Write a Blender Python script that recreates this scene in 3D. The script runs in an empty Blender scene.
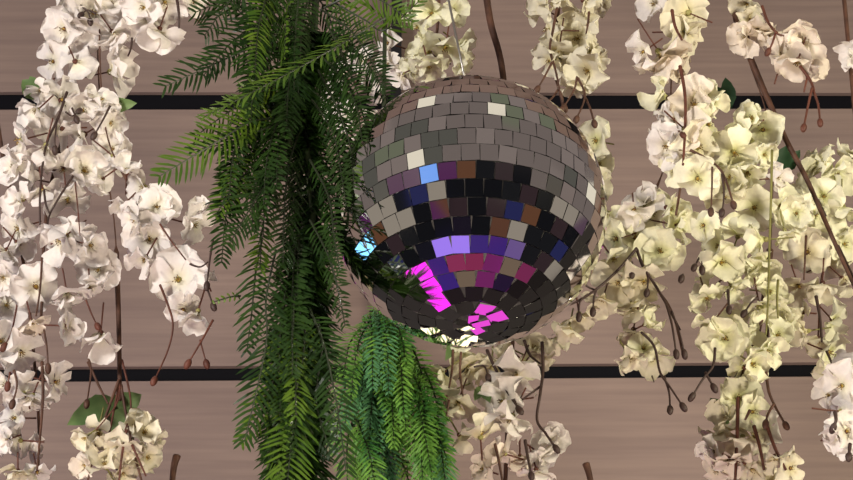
import bpy, math, random
from mathutils import Vector, Matrix, noise
R = math.radians
C = bpy.context.scene.collection
scene = bpy.context.scene
rnd = random.Random(7)

# ---------------------------------------------------------------- camera
CAM = Vector((0.0, 0.0, 1.60))
PITCH = R(35)
F = 2200.0                                    # focal length in pixels of the 853x480 frame
FWD = Vector((0, math.cos(PITCH), math.sin(PITCH)))
UP = Vector((0, -math.sin(PITCH), math.cos(PITCH)))
RIGHT = Vector((1, 0, 0))
cd = bpy.data.cameras.new('camera'); cam = bpy.data.objects.new('camera', cd); C.objects.link(cam)
cam.location = CAM; cam.rotation_euler = (R(90) + PITCH, 0, 0)
cd.sensor_width = 36; cd.lens = F * 36 / 853; cd.clip_end = 200
scene.camera = cam

scene.view_settings.view_transform = 'Standard'
scene.view_settings.look = 'None'
scene.view_settings.gamma = 1
scene.view_settings.use_curve_mapping = False
scene.view_settings.exposure = 0.85

# ---------------------------------------------------------------- world: dim mauve hall above, dark crowd and coloured lights below
w = bpy.data.worlds.new('hall'); scene.world = w; w.use_nodes = True
nt = w.node_tree; nt.nodes.clear()
def N(t, **k):
    n = nt.nodes.new(t)
    for a, b in k.items(): setattr(n, a, b)
    return n
def ramp(node, stops, interp='LINEAR'):
    cr = node.color_ramp; cr.interpolation = interp
    while len(cr.elements) > 1: cr.elements.remove(cr.elements[-1])
    cr.elements[0].position = stops[0][0]; cr.elements[0].color = (*stops[0][1], 1)
    for p, c in stops[1:]:
        e = cr.elements.new(p); e.color = (*c, 1)
L = nt.links.new
tc = N('ShaderNodeTexCoord')
sep = N('ShaderNodeSeparateXYZ'); L(tc.outputs['Generated'], sep.inputs[0])
vor = N('ShaderNodeTexVoronoi'); vor.inputs['Scale'].default_value = 5.5; L(tc.outputs['Generated'], vor.inputs['Vector'])
sc_ = N('ShaderNodeSeparateColor'); L(vor.outputs['Color'], sc_.inputs[0])
low = N('ShaderNodeValToRGB'); L(sc_.outputs[0], low.inputs[0])
ramp(low, [(0, (.004, .004, .005)), (.34, (.020, .012, .014)), (.48, (.012, .013, .05)), (.58, (.07, .03, .016)),
           (.64, (.05, .012, .05)), (.70, (.17, .145, .12)), (.83, (.006, .006, .007)), (.95, (.22, .19, .16))], 'CONSTANT')
up_ = N('ShaderNodeValToRGB'); L(sc_.outputs[1], up_.inputs[0])
ramp(up_, [(0, (.095, .076, .070)), (.4, (.125, .10, .092)), (.7, (.085, .09, .062)), (.82, (.055, .052, .045)), (.91, (.48, .43, .35))], 'CONSTANT')
st = N('ShaderNodeMapRange'); st.inputs['From Min'].default_value = -0.02; st.inputs['From Max'].default_value = 0.16
L(sep.outputs[2], st.inputs['Value'])
flo = N('ShaderNodeValToRGB'); L(sc_.outputs[2], flo.inputs[0])      # coloured dance-floor light far below
ramp(flo, [(0, (.012, .006, .02)), (.2, (.10, .012, .07)), (.36, (.028, .012, .11)), (.5, (.14, .016, .05)), (.6, (.015, .012, .03)), (.72, (.22, .015, .20)), (.8, (.06, .02, .18)), (.9, (.10, .07, .05))], 'CONSTANT')
sf = N('ShaderNodeMapRange'); sf.inputs['From Min'].default_value = -.70; sf.inputs['From Max'].default_value = -.84
L(sep.outputs[2], sf.inputs['Value'])
mixf = N('ShaderNodeMix', data_type='RGBA'); L(sf.outputs[0], mixf.inputs['Factor'])
L(low.outputs[0], mixf.inputs['A']); L(flo.outputs[0], mixf.inputs['B'])
mix = N('ShaderNodeMix', data_type='RGBA'); L(st.outputs[0], mix.inputs['Factor'])
L(mixf.outputs['Result'], mix.inputs['A']); L(up_.outputs[0], mix.inputs['B'])
bg = N('ShaderNodeBackground'); bg.inputs['Strength'].default_value = 1.0; L(mix.outputs['Result'], bg.inputs[0])
wo = N('ShaderNodeOutputWorld'); L(bg.outputs[0], wo.inputs[0])

# ---------------------------------------------------------------- lamps of the hall and an added low fill
def area(name, loc, target, size, power, col, shape='DISK'):
    d = bpy.data.lights.new(name, 'AREA'); d.shape = shape; d.size = size; d.energy = power; d.color = col
    o = bpy.data.objects.new(name, d); C.objects.link(o)
    o.location = loc
    o.rotation_euler = (Vector(target) - Vector(loc)).to_track_quat('-Z', 'Y').to_euler()
    return o
BALL_D = 2.41; BALL_R = 0.1485
def ray(px, py): return FWD + RIGHT * ((px - 426.5) / F) + UP * ((240 - py) / F)
def P(px, py, Y):
    r = ray(px, py); return CAM + r * (Y / r.y)
BALL = CAM + ray(470.5, 211.5) * BALL_D
WALL_Y = 3.0
FLOODS = []
def flood(*a): FLOODS.append((Vector(a[1]), a[3] / 2)); return area(*a)
flood('left_flood', (-1.9, -0.2, 3.0), (-0.2, 2.6, 3.3), .62, 56, (1.0, .94, .88))
flood('right_flood', (2.3, 0.6, 2.9), (0.35, 2.6, 3.3), .62, 42, (1.0, .92, .68))
flood('low_fill', (-0.1, 0.9, 0.9), (0.1, 3.0, 3.2), .3, 26, (1.0, .86, .68))  # unseen fill, added to brighten the lower wall and flowers
# coloured stage lamps, standing where the ball's tiles mirror them
STAGE = {}
def stage(name, px, py, dist, size, power, col):
    dx, dy = (px - 470.5) / 136.0, (211.5 - py) / 136.0
    dz = math.sqrt(max(0, 1 - dx * dx - dy * dy))
    n = RIGHT * dx + UP * dy - FWD * dz
    v = -FWD
    r = 2 * n.dot(v) * n - v
    STAGE[name] = BALL + r * dist
    return area(name, BALL + r * dist, BALL, size, power, col)
stage('magenta_stage_lamp', 442, 283, 3.0, .5, .62, (.95, .02, .85))
stage('violet_stage_lamp', 450, 243, 3.2, .7, .6, (.42, .25, 1.0))
stage('pink_stage_lamp', 488, 318, 0.85, .20, .06, (.9, .05, .75))
stage('cyan_stage_lamp', 363, 243, 2.2, .5, 1.0, (.1, .5, 1.0))
stage('blue_stage_lamp', 429, 173, 3.2, .6, .5, (.12, .34, 1.0))
stage('indigo_stage_lamp', 576, 255, 2.4, .8, .55, (.28, .2, 1.0))
stage('red_stage_lamp', 463, 266, 3.2, .8, .22, (1.0, .05, .2))
stage('warm_stage_lamp', 463, 333, 0.75, .14, .08, (1.0, .82, .5))

# ---------------------------------------------------------------- materials
def material(name):
    m = bpy.data.materials.new(name); m.use_nodes = True
    t = m.node_tree; b = t.nodes['Principled BSDF']
    return m, t, b
def plain(name, col, rough=.6, metal=0.0, spec=.5):
    m, t, b = material(name)
    b.inputs['Base Color'].default_value = (*col, 1); b.inputs['Roughness'].default_value = rough
    b.inputs['Metallic'].default_value = metal; b.inputs['Specular IOR Level'].default_value = spec
    return m
def petal_mat(name, tip, throat, trans):
    m, t, b = material(name)
    n, l = t.nodes, t.links
    tc = n.new('ShaderNodeTexCoord')
    ln = n.new('ShaderNodeVectorMath'); ln.operation = 'LENGTH'; l.new(tc.outputs['Object'], ln.inputs[0])
    cr = n.new('ShaderNodeValToRGB'); l.new(ln.outputs['Value'], cr.inputs[0])
    ramp(cr, [(.10, throat), (.55, tip)])
    no = n.new('ShaderNodeTexNoise'); no.inputs['Scale'].default_value = 7; no.inputs['Detail'].default_value = 4
    l.new(tc.outputs['Object'], no.inputs['Vector'])
    mr = n.new('ShaderNodeMapRange'); mr.inputs['To Min'].default_value = .86; mr.inputs['To Max'].default_value = 1.08
    l.new(no.outputs['Fac'], mr.inputs['Value'])
    mu = n.new('ShaderNodeVectorMath'); mu.operation = 'MULTIPLY'
    l.new(cr.outputs[0], mu.inputs[0]); l.new(mr.outputs[0], mu.inputs[1])
    l.new(mu.outputs[0], b.inputs['Base Color']); b.inputs['Roughness'].default_value = .75
    b.inputs['Specular IOR Level'].default_value = .15
    tr = n.new('ShaderNodeBsdfTranslucent'); l.new(mu.outputs[0], tr.inputs[0])
    ms = n.new('ShaderNodeMixShader'); ms.inputs[0].default_value = trans
    l.new(b.outputs[0], ms.inputs[1]); l.new(tr.outputs[0], ms.inputs[2])
    l.new(ms.outputs[0], n['Material Output'].inputs[0])
    return m
M_WHITE = petal_mat('white_petal', (.84, .79, .75), (.78, .74, .58), .3)
M_CREAM = petal_mat('cream_petal', (.85, .83, .64), (.68, .68, .32), .25)
M_BLUSH = petal_mat('blush_petal', (.82, .73, .63), (.74, .66, .48), .25)
M_IVORY = petal_mat('ivory_petal', (.78, .73, .58), (.70, .62, .36), .25)
def leafy(name, a, b_, scale, rough=.45, trans=.12):
    m, t, b = material(name); n, l = t.nodes, t.links
    tc = n.new('ShaderNodeTexCoord'); no = n.new('ShaderNodeTexNoise'); no.inputs['Scale'].default_value = scale
    l.new(tc.outputs['Object'], no.inputs['Vector'])
    cr = n.new('ShaderNodeValToRGB'); l.new(no.outputs['Fac'], cr.inputs[0]); ramp(cr, [(.35, a), (.65, b_)])
    l.new(cr.outputs[0], b.inputs['Base Color']); b.inputs['Roughness'].default_value = rough
    b.inputs['Specular IOR Level'].default_value = .35
    tr = n.new('ShaderNodeBsdfTranslucent'); l.new(cr.outputs[0], tr.inputs[0])
    ms = n.new('ShaderNodeMixShader'); ms.inputs[0].default_value = trans
    l.new(b.outputs[0], ms.inputs[1]); l.new(tr.outputs[0], ms.inputs[2])
    l.new(ms.outputs[0], n['Material Output'].inputs[0])
    return m
M_FERN = leafy('dark_fern', (.006, .020, .003), (.020, .050, .006), 14, .4, .06)
M_FERN2 = leafy('lit_yellow_green_fern', (.034, .078, .006), (.085, .145, .012), 14, .4, .08)  # yellow-green, with the light on the left fronds put into the colour
M_BUSH = leafy('bright_sprig', (.03, .12, .018), (.15, .30, .045), 18)
M_BUSH2 = leafy('blue_green_sprig', (.035, .12, .045), (.08, .21, .085), 18)
M_LEAF = leafy('fabric_leaf', (.09, .16, .05), (.15, .22, .08), 40, .6, .2)
M_DLEAF = leafy('dark_fabric_leaf', (.015, .05, .02), (.03, .08, .035), 40, .6, .1)
M_STEM = leafy('brown_stem', (.05, .022, .014), (.10, .045, .028), 60, .6, 0)
M_RED = leafy('red_stem', (.065, .02, .012), (.115, .036, .022), 60, .6, 0)
M_DARK = plain('dark_twig', (.035, .016, .012), .6)
M_OLIVE = plain('olive_stem', (.16, .15, .04), .6)
M_SPINE = plain('frond_spine', (.015, .022, .008), .5)
M_STAMEN = plain('stamen_ochre', (.42, .27, .04), .6)
M_ANTHER = plain('anther_brown', (.10, .05, .015), .6)
M_CALYX = plain('calyx_green', (.22, .20, .06), .6)
M_MIRROR = plain('mirror_glass', (.80, .80, .78), .035, 1.0)
M_GROUT = plain('ball_body', (.03, .028, .027), .55)
M_METAL = plain('steel_cable', (.35, .33, .31), .35, .9)
M_BLACK = plain('black_paint', (.006, .006, .008), .5)
M_GAP = plain('gap_shadow_board', (.004, .004, .006), .6, 0, .08)
def board_mat():
    m, t, b = material('mauve_board'); n, l = t.nodes, t.links
    tc = n.new('ShaderNodeTexCoord'); mp = n.new('ShaderNodeMapping'); mp.inputs['Scale'].default_value = (1.2, 1, 26)
    l.new(tc.outputs['Object'], mp.inputs[0])
    no = n.new('ShaderNodeTexNoise'); no.inputs['Scale'].default_value = 3.5; no.inputs['Detail'].default_value = 7
    l.new(mp.outputs[0], no.inputs['Vector'])
    cr = n.new('ShaderNodeValToRGB'); l.new(no.outputs['Fac'], cr.inputs[0])
    ramp(cr, [(.3, (.176, .129, .118)), (.7, (.222, .164, .145))])
    n2 = n.new('ShaderNodeTexNoise'); n2.inputs['Scale'].default_value = 3.2; n2.inputs['Detail'].default_value = 3
    l.new(tc.outputs['Object'], n2.inputs['Vector'])
    mr = n.new('ShaderNodeMapRange'); mr.inputs['To Min'].default_value = .85; mr.inputs['To Max'].default_value = 1.15
    l.new(n2.outputs['Fac'], mr.inputs['Value'])
    mu = n.new('ShaderNodeVectorMath'); mu.operation = 'MULTIPLY'
    l.new(cr.outputs[0], mu.inputs[0]); l.new(mr.outputs[0], mu.inputs[1])
    l.new(mu.outputs[0], b.inputs['Base Color']); b.inputs['Roughness'].default_value = .7
    b.inputs['Specular IOR Level'].default_value = .2
    return m
M_BOARD = board_mat()

# ---------------------------------------------------------------- mesh helpers
class MB:
    def __init__(s): s.v, s.f, s.mi, s.mats = [], [], [], []
    def m(s, mat):
        if mat not in s.mats: s.mats.append(mat)
        return s.mats.index(mat)
    def add(s, vs, fs, mat):
        k = len(s.v); i = s.m(mat); s.v += [Vector(q) for q in vs]
        for f in fs: s.f.append([k + a for a in f]); s.mi.append(i)
    def box(s, lo, hi, mat):
        x0, y0, z0 = lo; x1, y1, z1 = hi
        s.add([(x0,y0,z0),(x1,y0,z0),(x1,y1,z0),(x0,y1,z0),(x0,y0,z1),(x1,y0,z1),(x1,y1,z1),(x0,y1,z1)],
              [(0,3,2,1),(4,5,6,7),(0,1,5,4),(1,2,6,5),(2,3,7,6),(3,0,4,7)], mat)
    def tube(s, pts, rad, mat, n=6):
        pts = [Vector(p) for p in pts]
        if not hasattr(rad, '__len__'): rad = [rad] * len(pts)
        vs, fs = [], []
        ref = Vector((.31, .93, .17))
        for i, p in enumerate(pts):
            t = (pts[min(i + 1, len(pts) - 1)] - pts[max(i - 1, 0)])
            t = t.normalized() if t.length > 1e-9 else Vector((0, 0, 1))
            a = t.cross(ref); a = a.normalized() if a.length > 1e-4 else t.orthogonal().normalized()
            b = t.cross(a)
            for k in range(n):
                q = 2 * math.pi * k / n
                vs.append(p + (a * math.cos(q) + b * math.sin(q)) * rad[i])
        for i in range(len(pts) - 1):
            for k in range(n):
                fs.append((i*n+k, i*n+(k+1) % n, (i+1)*n+(k+1) % n, (i+1)*n+k))
        fs.append(tuple(range(n))[::-1]); fs.append(tuple((len(pts)-1)*n + k for k in range(n)))
        s.add(vs, fs, mat)
    def ball(s, c, r, mat, axis=Vector((0, 0, 1)), stretch=1.0, nu=8, nv=6):
        q = axis.to_track_quat('Z', 'Y').to_matrix(); vs, fs = [], []
        for j in range(nv + 1):
            th = math.pi * j / nv
            for i in range(nu):
                ph = 2 * math.pi * i / nu
                vs.append(Vector(c) + q @ Vector((r*math.sin(th)*math.cos(ph), r*math.sin(th)*math.sin(ph), r*stretch*math.cos(th))))
        for j in range(nv):
            for i in range(nu):
                fs.append((j*nu+i, (j+1)*nu+i, (j+1)*nu+(i+1) % nu, j*nu+(i+1) % nu))
        s.add(vs, fs, mat)
    def mesh(s, name, smooth=True, origin=None):
        me = bpy.data.meshes.new(name)
        o = origin or Vector((0, 0, 0))
        me.from_pydata([tuple(v - o) for v in s.v], [], s.f)
        for m in s.mats: me.materials.append(m)
        me.polygons.foreach_set('material_index', s.mi)
        me.polygons.foreach_set('use_smooth', [smooth] * len(me.polygons))
        me.update(); return me
def link(name, me, parent=None, loc=(0, 0, 0)):
    o = bpy.data.objects.new(name, me); C.objects.link(o); o.location = loc
    if parent: o.parent = parent
    return o
def empty(name, loc, label, cat, group=None):
    o = bpy.data.objects.new(name, None); C.objects.link(o); o.location = loc; o.empty_display_size = .02
    o['label'] = label; o['category'] = cat
    if group: o['group'] = group
    return o
def smooth_path(pts, n=6):
    """Catmull-Rom through points"""
    pts = [Vector(p) for p in pts]
    if len(pts) < 3:
        return [pts[0].lerp(pts[-1], i / n) for i in range(n + 1)]
    out = []
    for i in range(len(pts) - 1):
        p0, p1, p2, p3 = pts[max(i-1, 0)], pts[i], pts[i+1], pts[min(i+2, len(pts)-1)]
        for k in range(n):
            t = k / n
            out.append(.5 * (2*p1 + (p2-p0)*t + (2*p0-5*p1+4*p2-p3)*t*t + (3*p1-p0-3*p2+p3)*t**3))
    out.append(pts[-1]); return out

# ---------------------------------------------------------------- the setting
SHELF_Z = 4.9
def struct(name, me, parent=None, loc=(0, 0, 0)):
    o = link(name, me, parent, loc); o['kind'] = 'structure'; return o
b = MB(); b.box((-2.2, WALL_Y + .010, 0), (2.2, WALL_Y + .06, SHELF_Z), M_GAP)
wall = struct('wall_back', b.mesh('wall_back', False))
def zl(py): return P(426.5, py, WALL_Y).z
# each board: pixel height of its edges at the left and right end of the picture (the boards are not quite parallel)
for i, (yl0, yr0, yl1, yr1) in enumerate([(-200, -200, 92, 93), (109, 108, 367.5, 362), (381.5, 375.5, 645, 641)]):
    x0, x1 = -2.2, 2.2
    hw = .70                                            # half width of the picture at the wall
    def ed(yl, yr, x):
        a, c_ = zl(yl), zl(yr); return a + (c_ - a) * ((x + hw) / (2 * hw)) * 1.0 if abs(x) < hw else a + (c_ - a) * (0 if x < 0 else 1)
    xs = [x0, -hw, hw, x1]
    bm_ = MB()
    vs, fs = [], []
    for x in xs:
        zt = min(ed(yl0, yr0, x), SHELF_Z); zb = max(ed(yl1, yr1, x), 1.6)
        for (yy, z) in ((0, zb), (0, zt - .002), (.002, zt), (.008, zt), (.008, zb)):
            vs.append((x, WALL_Y + yy, z))
    for j in range(3):
        for k in range(5):
            fs.append((j*5+k, (j+1)*5+k, (j+1)*5+(k+1) % 5, j*5+(k+1) % 5))
    fs += [tuple(range(5)), tuple(15 + k for k in range(5))[::-1]]
    bm_.add(vs, fs, M_BOARD)
    ob = link('board', bm_.mesh('board', False), wall)
b = MB(); b.box((-2.2, WALL_Y, 0), (2.2, WALL_Y + .009, zl(652)), plain('dark_lower_wall', (.012, .010, .011), .7, 0, .2))  # out of view, made dark for the ball's lower reflections
struct('wall_lower', b.mesh('wall_lower', False))
b = MB(); b.box((-2.2, 1.8, SHELF_Z), (2.2, WALL_Y + .06, SHELF_Z + .06), M_BOARD)
struct('ceiling', b.mesh('ceiling', False))
b = MB(); x = P(395, 50, 2.85).x
b.box((x - .009, 2.96, 0), (x + .009, 2.999, SHELF_Z), M_BLACK)
struct('trim_1', b.mesh('trim_1', False))

# ---------------------------------------------------------------- mirror ball
ball = empty('mirror_ball', BALL, 'large round mirror ball of small square tiles hanging among the flowers', 'disco ball')
b = MB(); b.ball((0, 0, 0), BALL_R - .0016, M_GROUT, nu=64, nv=40); link('ball_core', b.mesh('ball_core'), ball)
rb = random.Random(21)
tiles = MB(); ROWS = 24
AIMED = [(415, 278, 'magenta_stage_lamp'), (429, 291, 'magenta_stage_lamp'), (441, 303, 'magenta_stage_lamp'), (490, 316, 'pink_stage_lamp'), (478, 324, 'pink_stage_lamp'), (429, 172, 'blue_stage_lamp'), (362, 245, 'cyan_stage_lamp'),
         (443, 243, 'violet_stage_lamp'), (460, 243, 'violet_stage_lamp'), (576, 252, 'indigo_stage_lamp'), (581, 240, 'indigo_stage_lamp'), (463, 266, 'red_stage_lamp'), (437, 332, 'warm_stage_lamp'), (463, 334, 'warm_stage_lamp')]
def settle(nn, e, u, c, n0, h, wd):
    """tile tilt shaped for its reflections: some tiles sit so that they catch a stage lamp, none so that it glares straight into a flood"""
    p = BALL + c; v = (CAM - p).normalized()
    if nn.dot(v) < .02: return n0
    q = p - CAM; dd = q.dot(FWD); px, py = 426.5 + q.x / dd * F, 240 - q.dot(UP) / dd * F
    for ax, ay, nm in AIMED:
        if abs(ax - px) < 9.5 and math.hypot(ax - px, ay - py) < 10:
            hv = (v + (STAGE[nm] - p).normalized()).normalized()
            an = hv.angle(nn)
            return hv if an < .21 else nn.lerp(hv, .21 / an).normalized()
    for k in range(60):
        ok = True
        for sx in (-1, 0, 1):
            for sy in (-1, 0, 1):
                w_ = p + e * sx * wd + u * sy * h; vv = (CAM - w_).normalized(); rr_ = 2 * n0.dot(vv) * n0 - vv
                for fp, fr in FLOODS:
                    t = (fp - w_).dot(rr_)
                    if t > 0 and ((fp - w_) - rr_ * t).length < fr * 1.15: ok = False
        if ok: return n0
        n0 = (nn + e * rb.gauss(0, .02 + k * .001) + u * rb.gauss(0, .02 + k * .001)).normalized()
    return n0

for j in range(ROWS):
    la0 = -math.pi/2 + math.pi * j / ROWS; la1 = la0 + math.pi / ROWS; la = (la0 + la1) / 2
    n = max(5, round(2 * math.pi * math.cos(la) * ROWS / math.pi)); off = rb.random() * 6.28
    h = math.pi / ROWS * BALL_R * .5 - .0004
    wd = 2 * math.pi * math.cos(la) * BALL_R / n * .5 - .0004
    for i in range(n):
        ph = off + 2 * math.pi * i / n
        nn = Vector((math.cos(la)*math.cos(ph), math.cos(la)*math.sin(ph), math.sin(la)))
        e = Vector((-math.sin(ph), math.cos(ph), 0)); u = nn.cross(e)
        nt_ = (nn + e * rb.gauss(0, .02) + u * rb.gauss(0, .02)).normalized()
        c = nn * (BALL_R + .0002)
        nt_ = settle(nn, e, u, c, nt_, h, wd)
        a = rb.gauss(0, .025)
        e2 = (e * math.cos(a) + u * math.sin(a)); e2 = (e2 - nt_ * e2.dot(nt_)).normalized(); u2 = nt_.cross(e2)
        top = [c + e2*sx*wd*(1 - .12*max(0, sy*math.copysign(1, la))*(abs(la) > 1.2)) + u2*sy*h for sx, sy in ((-1,-1),(1,-1),(1,1),(-1,1))]
        bot = [p - nt_ * .0022 for p in top]
        tiles.add(top + bot, [(0,1,2,3),(0,4,5,1),(1,5,6,2),(2,6,7,3),(3,7,4,0)], M_MIRROR)
link('mirror_tiles', tiles.mesh('mirror_tiles', False), ball)
b = MB(); b.tube([(0, 0, BALL_R - .004), (0, 0, BALL_R + .006), (0, 0, BALL_R + .012)], [.022, .022, .010], M_METAL, 20)
link('top_cap', b.mesh('top_cap'), ball)
b = MB(); b.tube([(0, 0, BALL_R + .010), (-.012, .0, BALL_R + .09), (-.26, 0, SHELF_Z - BALL.z)], .0014, M_METAL, 6)
link('hanging_wire', b.mesh('hanging_wire'), ball)

# ---------------------------------------------------------------- blossoms
def petal(mb, rot, open_, length, width, cup, mat, rr, layer=0.0):
    NU, NV = 8, 6
    prof = [(0, .07), (.2, .20), (.45, .40), (.7, .53), (.88, .46), (1, .22)]
    def wid(u):
        for (a, wa), (c, wc) in zip(prof, prof[1:]):
            if u <= c: return wa + (wc - wa) * (u - a) / (c - a)
        return .26
    ph1, ph2, k1 = rr.random()*6.28, rr.random()*6.28, rr.uniform(.07, .17)
    curl = rr.uniform(-.55, .30); twist = rr.uniform(-.6, .6)
    vs, fs = [], []
    for i in range(NU + 1):
        u = i / NU
        for j in range(NV + 1):
            v = -1 + 2 * j / NV
            x = wid(u) * width * v
            y = .05 + u * length * (1 - .07 * (1 - abs(v)) * u**6 - .10 * abs(v)**3 * u)
            z = layer + cup * v*v * u * .30 + curl * u**3 + k1 * u*u * math.sin(3.2*v + ph1) + k1 * .8 * (abs(v)**2) * math.sin(7*u + ph2) + twist * v * u * .25
            a = open_ * (1 - .25 * u)
            yy = y * math.cos(a) - z * math.sin(a); zz = y * math.sin(a) + z * math.cos(a)
            c, s_ = math.cos(rot), math.sin(rot)
            vs.append((x * c - yy * s_, x * s_ + yy * c, zz))
    for i in range(NU):
        for j in range(NV):
            k = i * (NV + 1) + j
            fs.append((k, k + 1, k + NV + 2, k + NV + 1))
    mb.add(vs, fs, mat)
def blossom_mesh(mat, seed, double):
    rr = random.Random(seed); mb = MB()
    base = rr.uniform(.15, .85)
    n = 5
    for i in range(n):
        petal(mb, 2*math.pi*i/n + rr.gauss(0, .10), base + rr.gauss(0, .30), rr.uniform(.80, 1.08), rr.uniform(.95, 1.2), rr.uniform(.2, 1.0), mat, rr)
    if double:
        for i in range(4):
            petal(mb, 2*math.pi*(i+.5)/4 + rr.gauss(0, .2), base + .45 + rr.gauss(0, .15), rr.uniform(.6, .8), rr.uniform(.8, 1.0), rr.uniform(.5, 1.1), mat, rr, .03)
    return mb.mesh('blossom')
MESHES = {}
for key, mat in (('w', M_WHITE), ('c', M_CREAM), ('b', M_BLUSH), ('i', M_IVORY)):
    MESHES[key] = [blossom_mesh(mat, 100 + i, i % 3 == 2) for i in range(10)]
def stamen_mesh(seed):
    rr = random.Random(seed); mb = MB()
    mb.ball((0, 0, .07), .085, M_STAMEN, nu=8, nv=5)
    for i in range(11):
        a = 2*math.pi*i/11 + rr.uniform(-.2, .2); t = rr.uniform(.25, .7); l = rr.uniform(.22, .36)
        d = Vector((math.sin(t)*math.cos(a), math.sin(t)*math.sin(a), math.cos(t)))
        mb.tube([(0, 0, .06), d * l * .6 + Vector((0, 0, .06)), d * l + Vector((0, 0, .05))], .012, M_STAMEN, 4)
        mb.ball(d * l + Vector((0, 0, .055)), .032, M_ANTHER, nu=5, nv=4)
    return mb.mesh('stamens')
STAMENS = [stamen_mesh(i) for i in range(3)]

def leaf_mesh(base, tip, width, normal, mat, fold=.25):
    base, tip = Vector(base), Vector(tip); ax = tip - base; l = ax.length; ax.normalize()
    side = ax.cross(normal).normalized(); nr = side.cross(ax).normalized()
    mb = MB(); vs, fs = [], []; n = 10
    for i in range(n + 1):
        u = i / n; wv = width * (math.sin(math.pi * min(1, u**.8 * .97 + .03))**.8) * (1 + .06 * math.sin(i * 2.6))
        for v in (-1, -.5, 0, .5, 1):
            vs.append(base + ax*l*u + side*wv*v + nr*(abs(v)*wv*fold + .10*l*math.sin(u*2.6)))
    for i in range(n):
        for j in range(4):
            k = i*5 + j; fs.append((k, k+1, k+6, k+5))
    mb.add(vs, fs, mat); mb.tube([base + nr*.0, base + ax*l*.5 + nr*(.10*l*math.sin(1.3) - .0008)], .0008, mat, 5)
    return mb

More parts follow.
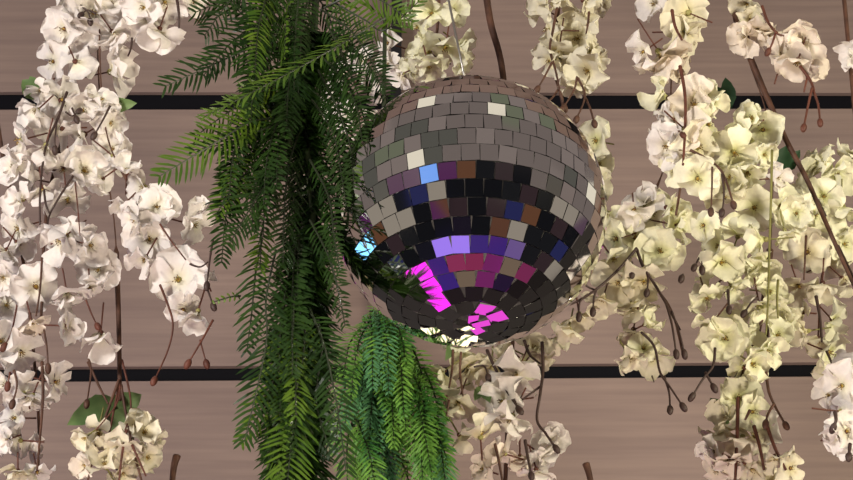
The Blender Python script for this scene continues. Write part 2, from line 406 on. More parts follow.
def vine(label, Y, key, stem, rad, flowers, twigs=(), leaves=(), stem_mat=None, ptop=None, seed=0, group='blossom vines hanging in front of the wall', name='blossom_vine', thin=-999):
    """stem: pixel path (top to bottom) standing at depth Y; flowers: (px, py, size px[, facing[, colour]])"""
    rr = random.Random(seed * 77 + 5)
    stem_mat = stem_mat or M_STEM
    sp = [P(x, y, Y + (rr.uniform(-.003, .003) if flowers else 0)) for x, y in stem]
    if ptop is not None:                                # carried on to the board it hangs from
        sp = [Vector((P(ptop, -60, Y).x, Y, SHELF_Z))] + sp
    path = sp[:1] + smooth_path(sp[1:], 6) if ptop is not None else smooth_path(sp, 6)
    root = empty(name, path[0], label, 'flowers', group)
    O = root.location.copy()
    mb = MB(); n = len(path)
    zt_ = P(426, thin, Y).z                              # above this height the vine is only a thin wire
    mb.tube(path, [(rad if p.z < zt_ else .0013) * (1 - .55 * i / n) for i, p in enumerate(path)], stem_mat, 7)
    link('stem', mb.mesh('stem', True, O), root)
    for fl in flowers:
        px, py, size = fl[:3]; face = fl[3] if len(fl) > 3 and fl[3] else ''
        kk = fl[4] if len(fl) > 4 else key
        yy = Y - rr.uniform(.01, .06)
        pos = P(px, py, yy)
        d = (pos - CAM).dot(FWD)
        s = size * .5 * d / F * rr.uniform(1.04, 1.2)
        toc = (CAM - pos).normalized()
        if face == 'f': ang, az = rr.uniform(.05, .45), rr.uniform(0, 6.28)
        elif face == 'd': ang, az = rr.uniform(.9, 1.35), rr.gauss(-1.57, .35)
        elif face == 'l': ang, az = rr.uniform(.7, 1.2), rr.gauss(3.3, .35)
        elif face == 'r': ang, az = rr.uniform(.7, 1.2), rr.gauss(-.2, .35)
        elif face == 'b': ang, az = rr.uniform(1.9, 2.5), rr.uniform(0, 6.28)
        elif face == 'u': ang, az = rr.uniform(.6, 1.1), rr.gauss(1.57, .4)
        else: ang, az = rr.uniform(.6, 1.7), rr.gauss(-1.57, 1.4)
        upc = (UP - toc * UP.dot(toc)).normalized(); rtc = upc.cross(toc) 
        nrm = (toc * math.cos(ang) + (rtc * math.cos(az) + upc * math.sin(az)) * math.sin(ang)).normalized()
        q = nrm.to_track_quat('Z', 'Y').to_matrix().to_4x4() @ Matrix.Rotation(rr.uniform(0, 6.28), 4, 'Z')
        bl = bpy.data.objects.new('blossom', rr.choice(MESHES[kk])); C.objects.link(bl); bl.parent = root
        bl.matrix_local = Matrix.Translation(pos - O - nrm * s * .3) @ q @ Matrix.Diagonal((s, s, s * rr.uniform(.85, 1.1), 1))
        stn = bpy.data.objects.new('stamens', rr.choice(STAMENS)); C.objects.link(stn); stn.parent = bl; stn.scale = (.72,) * 3
        # stalk with calyx, from the back of the blossom to the nearest stem point (in the blossom's own frame)
        W = Matrix.Translation(O) @ bl.matrix_local; inv = W.inverted()
        back = W @ Vector((0, 0, -.12))
        near = min(path[1 if ptop is not None else 0:], key=lambda p: (p - back).length + (0 if p.z > back.z else .02))
        mid = back.lerp(near, .5) + Vector((0, .0, .25 * (near - back).length * .5)) - nrm * s * .2
        sm = MB()
        pts = [inv @ p for p in smooth_path([W @ Vector((0, 0, .06)), back, mid, near], 4)]
        r0 = .0011 / s
        sm.tube(pts, [r0 * (2.6 if i < 3 else 1.0) for i in range(len(pts))], M_RED if kk in 'wb' else M_OLIVE if rr.random() < .4 else M_RED, 5)
        sm.ball((0, 0, -.03), .12, M_CALYX if rr.random() < .5 else M_RED, nu=7, nv=5)
        so = bpy.data.objects.new('stalk', sm.mesh('stalk')); C.objects.link(so); so.parent = bl
    for tw in twigs:
        pts, mat, buds = tw[0], tw[1], tw[2]; r_ = .8 * (tw[3] if len(tw) > 3 else .0022)
        ty = Y - .065 if len(tw) < 5 else Y + tw[4]
        ps = smooth_path([P(x, y, ty + rr.uniform(-.004, .004)) for x, y in pts], 5)
        mb = MB(); mb.tube(ps, [r_ * (1 - .4 * i / len(ps)) for i in range(len(ps))], mat, 6)
        to = link('twig', mb.mesh('twig', True, ps[0]), root, ps[0] - O)
        if buds:
            t = (ps[-1] - ps[-2]).normalized(); bm2 = MB()
            bm2.ball(ps[-1] - ps[0] + t * .003, .0042, mat, t, 1.7, 8, 6)
            link('bud', bm2.mesh('bud'), to)
    for lf in leaves:
        (bx, by), (tx, ty_), wpx, mat = lf[:4]; dy = lf[4] if len(lf) > 4 else -.03
        p0, p1 = P(bx, by, Y + dy), P(tx, ty_, Y + dy - .015)
        nv = (CAM - p0).normalized() + Vector((rr.uniform(-.3, .3), 0, rr.uniform(-.3, .3)))
        mb = leaf_mesh(p0, p1, wpx * .5 * 2.7 / F, nv, mat)
        link('leaf', mb.mesh('leaf', True, p0), root, p0 - O)
    return root

D, S_, RD = M_DARK, M_STEM, M_RED
# ---- left, white
vine('fullest white blossom vine at upper left, crossing the top wall gap', 2.30, 'w',
     [(92, -40), (84, 30), (72, 90), (62, 140), (50, 190), (44, 240), (42, 300), (40, 335)], .0035,
     [(95, 12, 60, 'f'), (112, 2, 44), (68, 3, 46, 'u'), (60, 30, 46, 'l'), (90, 34, 52, 'd'), (117, 38, 44), (48, 62, 44, 'l'), (77, 66, 46, 'b'), (118, 70, 54, 'r'),
      (37, 92, 34, 'l'), (66, 98, 44), (33, 114, 42, 'l'), (84, 110, 44, 'f'), (102, 96, 40), (14, 142, 44, 'l'), (54, 128, 46, 'b'), (78, 138, 44, 'd'), (113, 124, 36, 'r'),
      (112, 149, 48, 'f'), (44, 152, 42), (86, 171, 56, 'f'), (10, 166, 42, 'l'), (28, 178, 40, 'l'), (118, 160, 34), (62, 174, 40, 'd'), (43, 194, 40), (68, 205, 46, 'd'), (98, 182, 34),
      (56, 243, 50, 'l'), (93, 246, 40, 'r'), (18, 200, 38, 'l'), (72, 232, 32, 'b'), (97, 270, 42, 'f'), (36, 286, 46, 'f'), (68, 299, 42, 'd'), (71, 326, 36, 'r'), (33, 326, 34, 'd', 'b'), (90, 290, 30, 'd')],
     [([(67, 92), (58, 118), (48, 140), (43, 162), (40, 195), (40, 226)], D, 0, .0026), ([(73, 176), (60, 196), (50, 214), (47, 228)], D, 0), ([(44, 190), (46, 205), (50, 214)], D, 0),
      ([(110, 106), (104, 118), (95, 134)], D, 1), ([(57, 120), (55, 138), (55, 148)], D, 1, .0018), ([(80, 5), (88, 12), (90, 20)], D, 1, .0018), ([(96, 14), (88, 10), (82, 14)], D, 1, .0018),
      ([(66, 112), (72, 116), (78, 112)], D, 1, .0018), ([(72, 108), (76, 118)], D, 1, .0018),
      ([(75, 182), (78, 210), (80, 236)], RD, 0, .0014), ([(42, 258), (40, 290), (36, 316)], S_, 0), ([(86, 300), (92, 315), (97, 325)], RD, 1, .0016), ([(44, 330), (47, 348), (48, 366)], S_, 1, .0018)],
     [((38, 98), (22, 80), 22, M_LEAF), ((108, 106), (138, 103), 16, M_LEAF), ((40, 92), (30, 76), 16, M_LEAF)], ptop=98, seed=1)
vine('small white blossom spray at top left, left of the dark fern', 2.24, 'w',
     [(176, -40), (172, -10), (166, 20)], .003,
     [(140, 8, 44, 'l'), (157, 36, 50, 'd'), (184, 8, 42), (165, 6, 44), (150, 20, 40, 'f'), (196, 2, 30, 'r')],
     [([(177, 0), (179, 14), (179, 28)], D, 0, .0028), ([(132, 38), (131, 48), (128, 56)], D, 0, .0022)], (), ptop=180, seed=2)
vine('white blossom strand left of the fern, ending in copper bud tips', 2.26, 'w',
     [(100, -40), (100, 60), (106, 130), (122, 172), (150, 215), (172, 250), (190, 285), (198, 318)], .0024,
     [(127, 168, 34, 'u'), (140, 186, 42, 'l'), (157, 206, 46, 'f'), (130, 222, 40, 'l'), (149, 240, 48, 'f'), (143, 262, 40, 'd'), (176, 279, 58, 'f'), (204, 276, 22, 'u'), (196, 318, 44, 'd'), (120, 208, 30, 'l'), (186, 312, 34),
      (197, 206, 28, 'u'), (199, 226, 44, 'r')],
     [([(160, 224), (172, 242), (186, 260)], RD, 0, .0016), ([(160, 285), (168, 305), (173, 325), (168, 350), (155, 379)], RD, 1, .002), ([(213, 320), (202, 340), (189, 362)], RD, 1, .002),
      ([(213, 240), (210, 258), (207, 284)], D, 1), ([(190, 264), (200, 267), (208, 262)], D, 0, .0018), ([(206, 285), (213, 305)], D, 1, .0018), ([(200, 340), (206, 362)], RD, 1, .0014)],
     (), ptop=98, seed=3, thin=160)
vine('loose white blossom vine along the left edge, lowest flowers drooping', 2.36, 'w',
     [(-14, -40), (-10, 60), (2, 150), (14, 210), (26, 280), (36, 380), (39, 440), (36, 500)], .0034,
     [(14, 230, 48, 'l'), (4, 255, 40), (20, 246, 36), (8, 305, 42, 'f'), (2, 280, 38), (23, 357, 48, 'd'), (60, 383, 40, 'r'), (30, 402, 42, 'd'), (10, 418, 42, 'l'), (33, 448, 34, 'r'), (2, 385, 36, 'l'), (4, 340, 38), (6, 440, 28, 'l'), (38, 476, 34, 'd'), (18, 476, 34, 'd', 'i'), (14, 440, 40, 'b'), (22, 388, 40, 'b')],
     [([(42, 362), (43, 390), (41, 425), (37, 470)], S_, 0, .003), ([(14, 370), (17, 385), (13, 402)], S_, 1, .0022), ([(18, 300), (12, 330), (5, 345)], RD, 1, .0018), ([(10, 372), (8, 384)], RD, 1, .0018)],
     (), ptop=-16, seed=4)
vine('brown-stemmed blossom bunch with broad green leaf at bottom left', 2.34, 'i',
     [(98, -40), (98, 60), (104, 150), (114, 220), (117, 270), (119, 330), (120, 400)], .0058,
     [(100, 342, 50, 'd', 'w'), (97, 436, 46, 'd'), (82, 440, 32, 'l'), (147, 431, 40, 'r'), (118, 452, 46, 'd'), (135, 424, 34, 'u'), (133, 452, 38), (103, 462, 40), (82, 466, 32, 'l', 'b'), (150, 458, 36, 'r'), (160, 440, 24, 'r'), (125, 475, 36)],
     [([(119, 380), (108, 410), (97, 440), (88, 480)], S_, 0, .0028, -.03), ([(120, 380), (113, 415), (108, 440)], RD, 0, .0022, -.03), ([(121, 385), (127, 420), (133, 450), (142, 482)], S_, 0, .0026, -.03), ([(127, 430), (122, 455), (119, 482)], RD, 0, .0024),
      ([(88, 356), (91, 372), (87, 402)], S_, 1, .002, -.03), ([(88, 362), (98, 384), (108, 404)], S_, 0, .0024, -.03), ([(120, 385), (116, 405), (96, 430)], RD, 0, .0016), ([(132, 445), (146, 476)], RD, 0, .002),
      ([(122, 360), (130, 395), (131, 420)], RD, 0, .002, -.03)],
     [((114, 400), (66, 426), 26, M_LEAF, .01), ((112, 410), (142, 394), 26, M_LEAF, .02), ((105, 428), (140, 408), 22, M_LEAF, .02)], ptop=96, seed=5, thin=250)
vine('short bare branch tip standing below the left wall gap', 2.36, 'w', [(177, 456), (173, 475), (169, 540)], .0052, [], (), (), seed=6, name='bare_branch', group='bare branch tips at the bottom edge')
vine('short bare branch tip right of the blossoms under the ball', 2.36, 'w', [(586, 464), (591, 484), (598, 540)], .0048, [], (), (), seed=7, name='bare_branch', group='bare branch tips at the bottom edge')
# ---- middle
vine('creamy blossom cluster directly above the ball, beside the black post', 2.34, 'c',
     [(440, -40), (438, 20), (434, 60)], .003,
     [(430, 14, 40, 'f'), (455, 10, 38, 'r'), (424, 50, 46, 'l'), (445, 52, 52, 'd'), (462, 46, 36, 'r'), (430, 70, 40, 'd'), (398, 76, 32, 'l', 'w'), (414, 30, 34, 'l'), (384, 42, 30, 'l', 'w'), (386, 64, 26, 'l', 'w'), (466, 66, 28, 'r'), (410, 72, 30, 'l'), (366, 88, 34, 'l', 'w'), (348, 118, 36, 'l', 'w'), (372, 128, 34, 'd', 'w'), (340, 76, 34, 'l', 'w'), (328, 104, 32, 'l', 'w'), (360, 60, 32, 'l', 'w'), (352, 150, 30, 'd', 'w')],
     [([(428, 34), (436, 34), (442, 44)], D, 0, .0018)], (), ptop=442, seed=8)
vine('blush white blossom spray at top right of the ball, with dark buds', 2.28, 'i',
     [(562, -40), (560, 0), (556, 30), (552, 60), (558, 88)], .0026,
     [(540, 8, 42, 'l'), (562, 2, 40), (588, 4, 36), (606, 2, 30, 'r'), (543, 30, 48, 'l'), (575, 38, 50, 'f'), (558, 56, 46, 'd'), (546, 62, 36, 'l'), (585, 72, 52, 'f'), (594, 52, 32, 'r'), (573, 90, 32, 'd'), (600, 60, 24, 'r')],
     [([(557, 8), (553, 30), (550, 50), (556, 72), (562, 104)], S_, 0, .0026), ([(552, 62), (545, 76), (538, 88)], S_, 1), ([(558, 90), (552, 98), (547, 102)], S_, 1), ([(589, 12), (588, 24), (586, 34)], S_, 0), ([(577, 77), (574, 90), (563, 108)], S_, 1),
      ([(578, 78), (585, 96), (577, 118)], S_, 1), ([(584, 95), (590, 108), (594, 122)], S_, 1), ([(560, 92), (564, 106)], S_, 1, .003)],
     (), ptop=565, seed=9)
vine('pale ivory blossom vine behind and below the ball', 2.40, 'i',
     [(482, -40), (490, 20), (503, 75), (512, 200), (512, 340), (508, 420), (505, 490)], .0056,
     [(436, 398, 50, 'l'), (456, 408, 44, 'd'), (440, 374, 34, 'l', 'c'), (470, 372, 42, 'd'), (462, 352, 36, 'd', 'c'), (492, 372, 40, 'd'), (514, 380, 52, 'd', 'w'), (498, 402, 46, 'l', 'w'), (508, 424, 46, 'd', 'w'), (480, 430, 44, 'b'), (536, 346, 40, 'u'), (528, 366, 36, 'r', 'c'), (505, 346, 38), (560, 338, 30, 'r', 'c'),
      (499, 452, 42, 'l', 'b'), (520, 462, 40, 'd', 'b'), (552, 438, 36, 'u', 'w'), (546, 458, 42, 'r', 'w'), (538, 476, 40, 'd', 'w'), (480, 468, 34, 'l', 'b'), (462, 440, 36, 'b'), (548, 356, 34, 'r')],
     [([(487, 350), (495, 368), (505, 388), (519, 409)], D, 1, .0028), ([(542, 342), (543, 370), (540, 395), (537, 420), (546, 434), (555, 447)], D, 1, .0028), ([(541, 386), (530, 394), (519, 402)], D, 0, .0022), ([(512, 396), (518, 408)], D, 1),
      ([(495, 444), (499, 462), (503, 484)], S_, 0, .0026), ([(525, 440), (528, 458), (531, 474)], D, 1, .0028), ([(453, 350), (452, 370), (449, 388)], S_, 0, .0024), ([(461, 352), (460, 372), (463, 396)], S_, 0, .0022), ([(447, 396), (442, 408), (436, 416)], S_, 0, .002), ([(449, 400), (446, 418)], S_, 0, .002),
      ([(524, 340), (530, 355), (541, 364)], D, 0, .0026), ([(474, 367), (484, 366), (488, 376)], D, 1, .002)],
     [((480, 386), (490, 404), 16, M_LEAF), ((484, 388), (474, 402), 12, M_LEAF), ((452, 340), (444, 362), 12, M_LEAF)], ptop=478, seed=10)
# ---- right, cream
vine('blush and white blossom vine right of the ball, top to middle', 2.26, 'i',
     [(676, -40), (672, 20), (682, 70), (686, 110), (684, 160), (676, 215)], .0032,
     [(650, 4, 44, 'l', 'w'), (682, 10, 52, 'b'), (688, 32, 42, 'r'), (640, 54, 34, 'l', 'w'), (664, 60, 56, 'd', 'b'), (684, 64, 40, 'r', 'b'), (660, 96, 44, 'l', 'c'), (694, 104, 56, 'f', 'b'), (668, 122, 46, 'l', 'w'), (690, 134, 50, 'b', 'b'), (664, 148, 46, 'l', 'w'), (702, 146, 46, 'r', 'i'), (712, 124, 44, 'r', 'c'), (680, 156, 40, 'd', 'b'), (672, 172, 36, 'l', 'c'), (698, 180, 46, 'f', 'c'), (716, 104, 34, 'r', 'c'), (706, 92, 36, 'u', 'c')],
     [([(680, 66), (685, 95), (685, 130), (683, 165)], RD, 0, .003), ([(672, 10), (675, 26), (682, 40)], RD, 0, .003), ([(690, 150), (705, 158), (722, 172), (733, 203)], S_, 1, .0026), ([(712, 160), (712, 185), (711, 210)], S_, 1, .0018), ([(722, 174), (724, 195), (722, 211)], D, 1, .002), ([(676, 128), (682, 134)], RD, 1, .002)],
     (), ptop=680, seed=11)
vine('cream blossom branch beside the ball reaching right with long bare twigs', 2.32, 'c',
     [(678, -40), (672, 60), (668, 150), (652, 200), (638, 250), (655, 285), (672, 312), (683, 356)], .0024,
     [(644, 200, 44, 'u', 'w'), (634, 214, 42, 'l', 'w'), (656, 214, 46), (672, 210, 42, 'r'), (612, 240, 40, 'l'), (634, 236, 44, 'f'), (660, 250, 46, 'f'), (682, 226, 40, 'r'), (604, 214, 38, 'l'), (616, 262, 38, 'd'), (618, 284, 50, 'f', 'i'), (644, 286, 44, 'd', 'i'), (602, 302, 44, 'd', 'i'), (634, 310, 46, 'd', 'i'), (650, 322, 36, 'r', 'c'), (632, 336, 40, 'd', 'i'), (643, 346, 30, 'u', 'c'), (652, 362, 40, 'd', 'c'), (632, 362, 34, 'd', 'i'), (580, 320, 42, 'd', 'i'),
      (592, 140, 42, 'l'), (602, 164, 40, 'r'), (600, 188, 40, 'r'), (568, 334, 36, 'd', 'i'), (628, 222, 30)],
     [([(637, 248), (620, 268), (598, 288), (578, 301), (560, 308)], D, 0, .0028), ([(597, 288), (594, 298), (593, 310)], D, 1, .002), ([(588, 294), (580, 302), (579, 315)], D, 1, .002), ([(584, 284), (590, 288), (596, 290)], D, 0, .002), ([(637, 250), (643, 266), (655, 285), (668, 307), (680, 330)], D, 0, .0028), ([(666, 303), (672, 325), (676, 352)], D, 1, .0022), ([(672, 312), (680, 335), (684, 352)], D, 1, .002), ([(646, 268), (648, 280), (647, 291)], D, 1, .002), ([(632, 262), (632, 272)], D, 1, .002),
      ([(641, 332), (654, 346), (660, 372), (670, 387), (682, 405)], D, 1, .0022), ([(664, 376), (669, 392), (670, 408)], D, 1, .002), ([(652, 376), (654, 382)], D, 0, .0014)],
     (), ptop=680, seed=12, thin=180)
vine('dense cream blossom vine with green-brown string, right of centre', 2.30, 'c',
     [(720, -40), (738, 30), (752, 70), (766, 112), (772, 160), (770, 250), (768, 330), (764, 380)], .0028,
     [(750, 116, 42, 'u'), (740, 132, 42, 'l'), (762, 130, 40, 'f'), (752, 148, 48, 'd'), (736, 156, 44), (766, 156, 34, 'r'), (722, 158, 42, 'l'), (728, 178, 44, 'f'), (748, 176, 42), (712, 172, 34), (724, 200, 38, 'd', 'i'), (700, 226, 34, 'l'), (755, 208, 44, 'f'), (784, 207, 44, 'r'), (780, 178, 30, 'r', 'w'), (796, 214, 40, 'f'), (786, 236, 36, 'd'), (740, 230, 42, 'u'), (758, 240, 46), (716, 246, 42, 'l'), (724, 264, 52, 'f'), (748, 262, 42), (764, 268, 38), (772, 292, 38, 'r'), (704, 292, 46, 'l'), (708, 302, 36, 'd'), (734, 290, 34, 'd'), (778, 312, 40, 'd'), (760, 310, 40, 'd'), (744, 314, 32, 'l', 'w'), (788, 316, 30, 'r'),
      (710, 326, 42, 'l'), (725, 338, 50, 'f'), (748, 346, 42, 'r'), (755, 366, 44, 'r'), (738, 366, 38, 'b'), (780, 334, 42, 'r'), (770, 352, 36, 'r'), (732, 318, 36, 'u')],
     [([(772, 150), (771, 200), (769, 260), (768, 300), (766, 335)], M_OLIVE, 0, .0022, -.09), ([(715, 348), (713, 366), (703, 379), (693, 395)], D, 1, .0024), ([(705, 372), (713, 386)], D, 1, .0022), ([(705, 250), (702, 262), (702, 268)], D, 1, .0018), ([(700, 256), (695, 266)], D, 1, .0018), ([(683, 274), (682, 277)], D, 1, .0014), ([(757, 298), (751, 303), (745, 312)], D, 1, .0022), ([(728, 290), (729, 308)], D, 1, .0026), ([(778, 280), (777, 300), (778, 318)], M_OLIVE, 0, .0022)],
     [((728, 108), (725, 78), 18, M_DLEAF, .02), ((732, 108), (714, 86), 14, M_DLEAF, .03), ((778, 176), (786, 146), 20, M_DLEAF, .03), ((784, 172), (800, 150), 14, M_DLEAF, .04)], ptop=714, seed=13, thin=120)
vine('lower right white bunch with reddish stalks hanging below the wall gap', 2.33, 'i',
     [(770, 250), (764, 300), (754, 350), (746, 390), (742, 430)], .0046,
     [(740, 398, 50, 'f', 'c'), (724, 416, 40, 'l', 'i'), (756, 412, 38, 'r', 'c'), (709, 452, 32, 'l', 'w'), (722, 438, 42, 'd'), (741, 444, 44, 'd', 'b'), (756, 432, 36, 'u'), (764, 426, 36, 'u', 'w'), (730, 466, 42, 'd', 'b'), (752, 472, 40, 'd'), (776, 462, 36, 'd'), (794, 468, 34, 'r'), (716, 474, 34, 'd', 'b'), (770, 480, 36)],
     [([(738, 398), (737, 440), (735, 484)], RD, 0, .0032), ([(754, 426), (760, 448), (764, 470)], RD, 0, .003), ([(767, 426), (775, 448), (786, 470)], RD, 0, .003), ([(766, 372), (769, 392), (776, 408), (785, 424)], S_, 1, .0026), ([(774, 404), (768, 414), (766, 422)], S_, 1, .0024), ([(722, 454), (735, 460), (746, 464)], RD, 0, .0022), ([(744, 372), (742, 390)], S_, 0, .006, -.03), ([(750, 410), (745, 420)], S_, 0, .0026)],
     [((728, 424), (710, 398), 24, M_LEAF, .02), ((752, 380), (736, 376), 14, M_LEAF, -.01)], ptop=None, seed=14)
vine('blush blossom branch at top right with a thick slanting brown stem', 2.29, 'b',
     [(724, -40), (740, 34), (752, 62), (768, 100), (786, 140), (806, 178), (822, 214), (840, 255), (856, 290)], .0052,
     [(745, 6, 40, 'l', 'i'), (752, 20, 34, 'f', 'i'), (742, 38, 42, 'l', 'b'), (758, 34, 38, 'd', 'b'), (784, 52, 50, 'b', 'b'), (802, 42, 46, 'f', 'b'), (814, 66, 36, 'r', 'b'), (796, 66, 42, 'd', 'b'), (770, 40, 30, 'd', 'b')],
     [([(762, 6), (768, 22), (778, 34), (788, 36)], RD, 0, .0026), ([(776, 32), (772, 44), (769, 50)], RD, 1, .0022), ([(800, 66), (810, 80), (814, 90)], RD, 0, .003), ([(812, 88), (808, 106), (804, 126)], RD, 1, .0024), ([(813, 90), (818, 104), (820, 121)], RD, 1, .0024), ([(807, 78), (804, 92)], RD, 0, .002)],
     (), ptop=718, seed=15)
vine('cream blossom vine hanging along the right edge of the picture', 2.37, 'c',
     [(882, -40), (876, 60), (864, 130), (842, 200), (820, 290), (824, 360)], .003,
     [(814, 166, 42, 'l'), (840, 176, 46, 'r'), (852, 160, 40), (804, 192, 34, 'l'), (824, 196, 40, 'f'), (842, 212, 42, 'd'), (818, 216, 34), (848, 244, 40, 'r'), (808, 252, 46, 'f', 'i'), (830, 262, 46, 'b', 'i'), (822, 290, 44, 'd', 'i'), (800, 290, 40, 'd', 'i'), (846, 282, 36, 'd', 'i'), (836, 324, 40, 'r'), (802, 332, 38, 'l', 'i'), (818, 344, 38, 'd', 'i'), (834, 354, 44, 'r'), (828, 372, 36, 'd'), (800, 312, 32, 'l', 'i'), (838, 232, 40)],
     [([(816, 296), (820, 318), (822, 342)], D, 0, .0028), ([(838, 246), (846, 262), (856, 282)], D, 0, .0028), ([(806, 236), (805, 258), (804, 280)], S_, 0, .002), ([(826, 350), (834, 368)], D, 1, .0022), ([(818, 200), (826, 216)], D, 0, .0024)],
     (), ptop=884, seed=16)
vine('white blossoms at the bottom right corner against pale board', 2.22, 'w',
     [(868, 250), (858, 340), (846, 400), (842, 460)], .003,
     [(838, 388, 46, 'l'), (848, 368, 40), (852, 400, 48, 'd'), (826, 396, 34, 'l'), (836, 438, 44, 'l'), (850, 430, 40), (845, 412, 36, 'b')],
     [([(835, 412), (836, 420), (834, 426)], D, 1, .003), ([(850, 444), (849, 455)], D, 1, .003)], (), ptop=872, seed=17)
vine('thin vine with one spidery white blossom at the right edge above the gap', 2.22, 'w',
     [(866, -40), (864, 20), (858, 54)], .002, [(850, 58, 34, 'l')], (), (), ptop=866, seed=18)

# ---------------------------------------------------------------- dark fern garland
def frond_mesh(path, nrm, ll, mat, rr, step=.0082, ang=.95, wid=.0016, taper=True):
    """spine path in space, leaflets on both sides lying near the plane of nrm"""
    mb = MB()
    n = len(path)
    mb.tube(path, [.0014 * (1 - .6*i/n) for i in range(n)], M_SPINE, 5)
    L_ = [0]
    for a, c in zip(path, path[1:]): L_.append(L_[-1] + (c - a).length)
    tot = L_[-1]; k = max(4, int(tot / step))
    for i in range(k + 1):
        s = tot * (.06 + .94 * i / k); j = 0
        while j < n - 2 and L_[j+1] < s: j += 1
        t_ = (s - L_[j]) / max(1e-9, L_[j+1] - L_[j]); p = path[j].lerp(path[j+1], t_)
        t = (path[j+1] - path[j]).normalized(); side = t.cross(nrm).normalized(); nn = side.cross(t)
        u = s / tot
        le = ll * (math.sin(math.pi * (.12 + .80 * u))**.6 if taper else 1) * rr.uniform(.85, 1.1)
        for sg in (-1, 1):
            a = ang * (1 - .35 * u) + rr.gauss(0, .07)
            d = (t * math.cos(a) + side * sg * math.sin(a) + nn * rr.gauss(.12, .12)).normalized()
            wv = d.cross(nn).normalized() * wid
            dr = nn * -.10 * le
            q = [p - wv*.6, p + wv*.6, p + d*le*.4 + wv + nn*.0006, p + d*le*.4 - wv + nn*.0006, p + d*le*.8 + wv*.75 + dr*.5, p + d*le*.8 - wv*.75 + dr*.5, p + d*le + dr]
            mb.add(q, [(0, 1, 2, 3), (3, 2, 4, 5), (5, 4, 6)], mat)
    return mb
GY = 1.985
gx = [(318, -40), (312, 30), (300, 90), (306, 130), (312, 220), (310, 300), (304, 380), (304, 470), (306, 540)]
gpath = smooth_path([Vector((P(330, -40, GY).x, GY, SHELF_Z))] + [P(x, y, GY) for x, y in gx], 5)
gar = empty('fern_garland', gpath[0], 'dark green plastic fern garland hanging left of the mirror ball', 'garland')
GO = gar.location.copy()
mb = MB(); mb.tube(gpath, .0045, M_SPINE, 7); 
rn = random.Random(3)                                   # the rope is itself thickly set with needles
for i in range(2300):
    t = rn.random() * (len(gpath) - 7) + 6; k = int(t); p = gpath[k].lerp(gpath[min(k + 1, len(gpath) - 1)], t - k)
    a = rn.random() * 6.283; l = rn.uniform(.030, .056)
    d = Vector((math.cos(a) * .75, math.sin(a) * .6, -rn.uniform(.35, 1.0))).normalized()
    wv = d.cross(Vector((rn.gauss(0, 1), rn.gauss(0, 1), rn.gauss(0, 1)))).normalized() * .0016
    mb.add([p - wv, p + wv, p + d*l*.55 + wv, p + d*l*.55 - wv, p + d*l - Vector((0, 0, .06*l))], [(0, 1, 2, 3), (3, 2, 4)], M_FERN)
link('garland_stem', mb.mesh('garland_stem', False, GO), gar)
rf = random.Random(11)
def frond(pts, ll, mat, roll=None, dy=(0, 0)):
    """pts: pixel path root to tip; dy: depth of root and tip against the garland's stem"""
    n = len(pts)
    ps = smooth_path([P(x, y, GY + dy[0] + (dy[1] - dy[0]) * i / (n - 1)) for i, (x, y) in enumerate(pts)], 6)
    tv = (ps[-1] - ps[0]).normalized()
    nr = (CAM - ps[0]).normalized()
    nr = Matrix.Rotation(roll if roll is not None else rf.gauss(0, .5), 3, tv) @ nr
    mb = frond_mesh(ps, nr, ll * 1.12 * 2.35 / F, mat, rf)
    link('frond', mb.mesh('frond', False, ps[0]), gar, ps[0] - GO)
A, B_ = M_FERN, M_FERN2
# fronds seen plainly against the wall
frond([(290, 28), (250, 48), (210, 66), (166, 86)], 30, A, .3, (-.01, -.06))
frond([(280, 10), (255, 5), (225, 2), (196, 12)], 30, A, -.4, (0, -.05))
frond([(285, 60), (262, 30), (240, 12), (214, -18)], 28, A, .2, (0, -.03))
frond([(385, 18), (340, 45), (280, 78), (206, 116)], 26, B_, 1.1, (-.05, -.10))
frond([(280, 118), (250, 122), (220, 140), (160, 176)], 32, B_, .2, (-.02, -.08))
frond([(290, 120), (262, 130), (232, 142), (194, 150)], 26, A, .6, (-.02, -.05))
frond([(285, 150), (268, 180), (248, 212), (230, 243)], 28, A, .1, (-.03, -.09))
frond([(280, 145), (255, 165), (235, 185), (216, 215)], 26, B_, .4, (-.01, -.07))
frond([(285, 80), (255, 95), (220, 118), (196, 136)], 26, B_, -.3, (-.02, -.07))
frond([(276, 250), (266, 300), (266, 345), (245, 440)], 30, A, .1, (-.03, -.06))
frond([(285, 330), (276, 375), (262, 410), (242, 440)], 26, B_, .2, (-.03, -.05))
frond([(300, 385), (296, 420), (290, 455), (286, 500)], 34, B_, 0, (-.04, -.08))
frond([(305, 330), (302, 365), (292, 410), (286, 470)], 30, A, .3, (-.03, -.06))
frond([(310, 310), (324, 345), (336, 400), (346, 470)], 30, A, -.1, (-.03, -.07))
frond([(318, 320), (322, 350), (316, 400), (330, 450)], 28, A, .4, (-.02, -.05))
frond([(262, 240), (256, 270), (252, 310), (247, 350)], 24, A, .3, (-.02, -.04))
frond([(320, 10), (352, -4), (380, 0), (412, 22)], 26, B_, .2, (0, -.05))
frond([(330, 0), (365, 20), (385, 30), (418, 2)], 24, B_, .4, (0, -.04))
frond([(330, 30), (355, 50), (375, 75), (388, 100)], 28, A, .2, (0, -.06))
frond([(320, 55), (342, 78), (356, 105), (362, 140)], 20, A, .4, (-.03, -.13))
frond([(312, 100), (332, 130), (340, 165), (346, 205)], 18, A, .2, (-.03, -.13))
frond([(310, 160), (328, 195), (334, 235), (340, 270)], 17, A, .5, (-.03, -.13))
frond([(310, 220), (328, 255), (338, 290), (345, 325)], 18, A, .3, (-.03, -.13))
frond([(240, 296), (230, 297), (214, 302)], 6, B_, .3, (-.02, -.05))
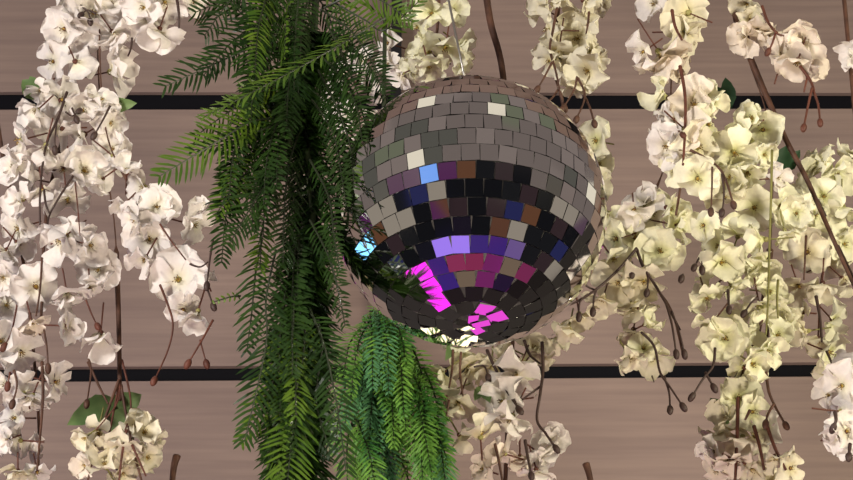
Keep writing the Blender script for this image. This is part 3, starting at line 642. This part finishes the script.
# the thick of the garland: fronds hanging round the stem
frond([(300, 0), (262, 20), (230, 44), (204, 75)], 28, A, .2, (0, -.05))
frond([(290, -30), (262, -20), (235, -5), (205, 35)], 28, A, -.2, (0, -.05))
for i in range(69):
    t = i / 73
    y = -70 + 520 * t + rf.uniform(-12, 12)
    cx = 310 - 16 * min(1, max(0, y) / 120) + 9 * min(1, max(0, y - 130) / 80)
    side = rf.choice((-1, -1, -1, 1, 1))
    spread = (78 if y < 130 else 36) * (1.0 if side < 0 else .62)
    ln = rf.uniform(105, 160); sx = side * rf.uniform(.1, 1) * spread
    d0 = rf.uniform(-.02, .07); d1 = -rf.uniform(.03, .08) if side < 0 else rf.uniform(-.02, .08)
    frond([(cx + rf.uniform(-8, 8), y), (cx + sx * .55, y + ln * .25), (cx + sx * .9, y + ln * .6), (cx + sx, y + ln)],
          rf.uniform(22, 32), B_ if (rf.random() < (.24 if y < 200 else .08) and side < 0) else A, None, (d0, d1))  # only fronds on the left get the lit colour

for pts in ([(325, 20), (345, 60), (358, 95), (366, 128)], [(326, 50), (346, 80), (360, 108), (370, 136)], [(318, 70), (336, 105), (350, 145), (354, 188)], [(322, 10), (350, 30), (370, 58), (386, 88)]):
    frond(pts, 24, A, .3, (-.03, -.12))

# ---------------------------------------------------------------- bright green bush of sprigs
BY = 2.30
bx0 = P(385, 330, BY)
bush = empty('feathery_greenery', Vector((P(386, -40, BY).x, BY, SHELF_Z)), 'bright green feathery greenery bunch hanging below the ball', 'greenery')
BO = bush.location.copy()
bst = smooth_path([BO, P(384, 100, BY), P(384, 330, BY), P(392, 420, BY)], 6)
mb = MB(); mb.tube(bst, .003, M_SPINE, 6); link('bush_stem', mb.mesh('bush_stem', True, BO), bush)
rs = random.Random(5)
for i in range(78):
    y = rs.uniform(300, 440); x0 = 380 + rs.uniform(-1, 1) * (14 + (y - 300) * .32) + (y - 300) * .12
    ln = rs.uniform(50, 105); fan = rs.uniform(-1, 1)
    sx = fan * 26 + (y > 400) * 8
    dy = rs.uniform(-.06, .05)
    pts = smooth_path([P(x0, y, BY + dy * .3), P(x0 + sx * .7, y + ln * .35, BY + dy), P(x0 + sx * 1.05 + (6 if y > 380 else 0), y + ln, BY + dy * 1.3)], 7)
    mat = M_BUSH if rs.random() < .68 else M_BUSH2
    mbs = MB()
    for q in range(2):                                   # leaflets in two crossed planes: a feathery sprig
        nr = Matrix.Rotation(q * 1.3 + rs.uniform(-.4, .4), 3, (pts[-1] - pts[0]).normalized()) @ (CAM - pts[0]).normalized()
        fm = frond_mesh(pts, nr, rs.uniform(15, 23) * 2.7 / F, mat, rs, .0075, rs.uniform(.8, 1.1), .0013)
        k = len(mbs.v); mbs.v += fm.v; mbs.f += [[a + k for a in f] for f in fm.f]
        idx = [mbs.m(m_) for m_ in fm.mats]; mbs.mi += [idx[a] for a in fm.mi]
    link('sprig', mbs.mesh('sprig', False, pts[0]), bush, pts[0] - BO)
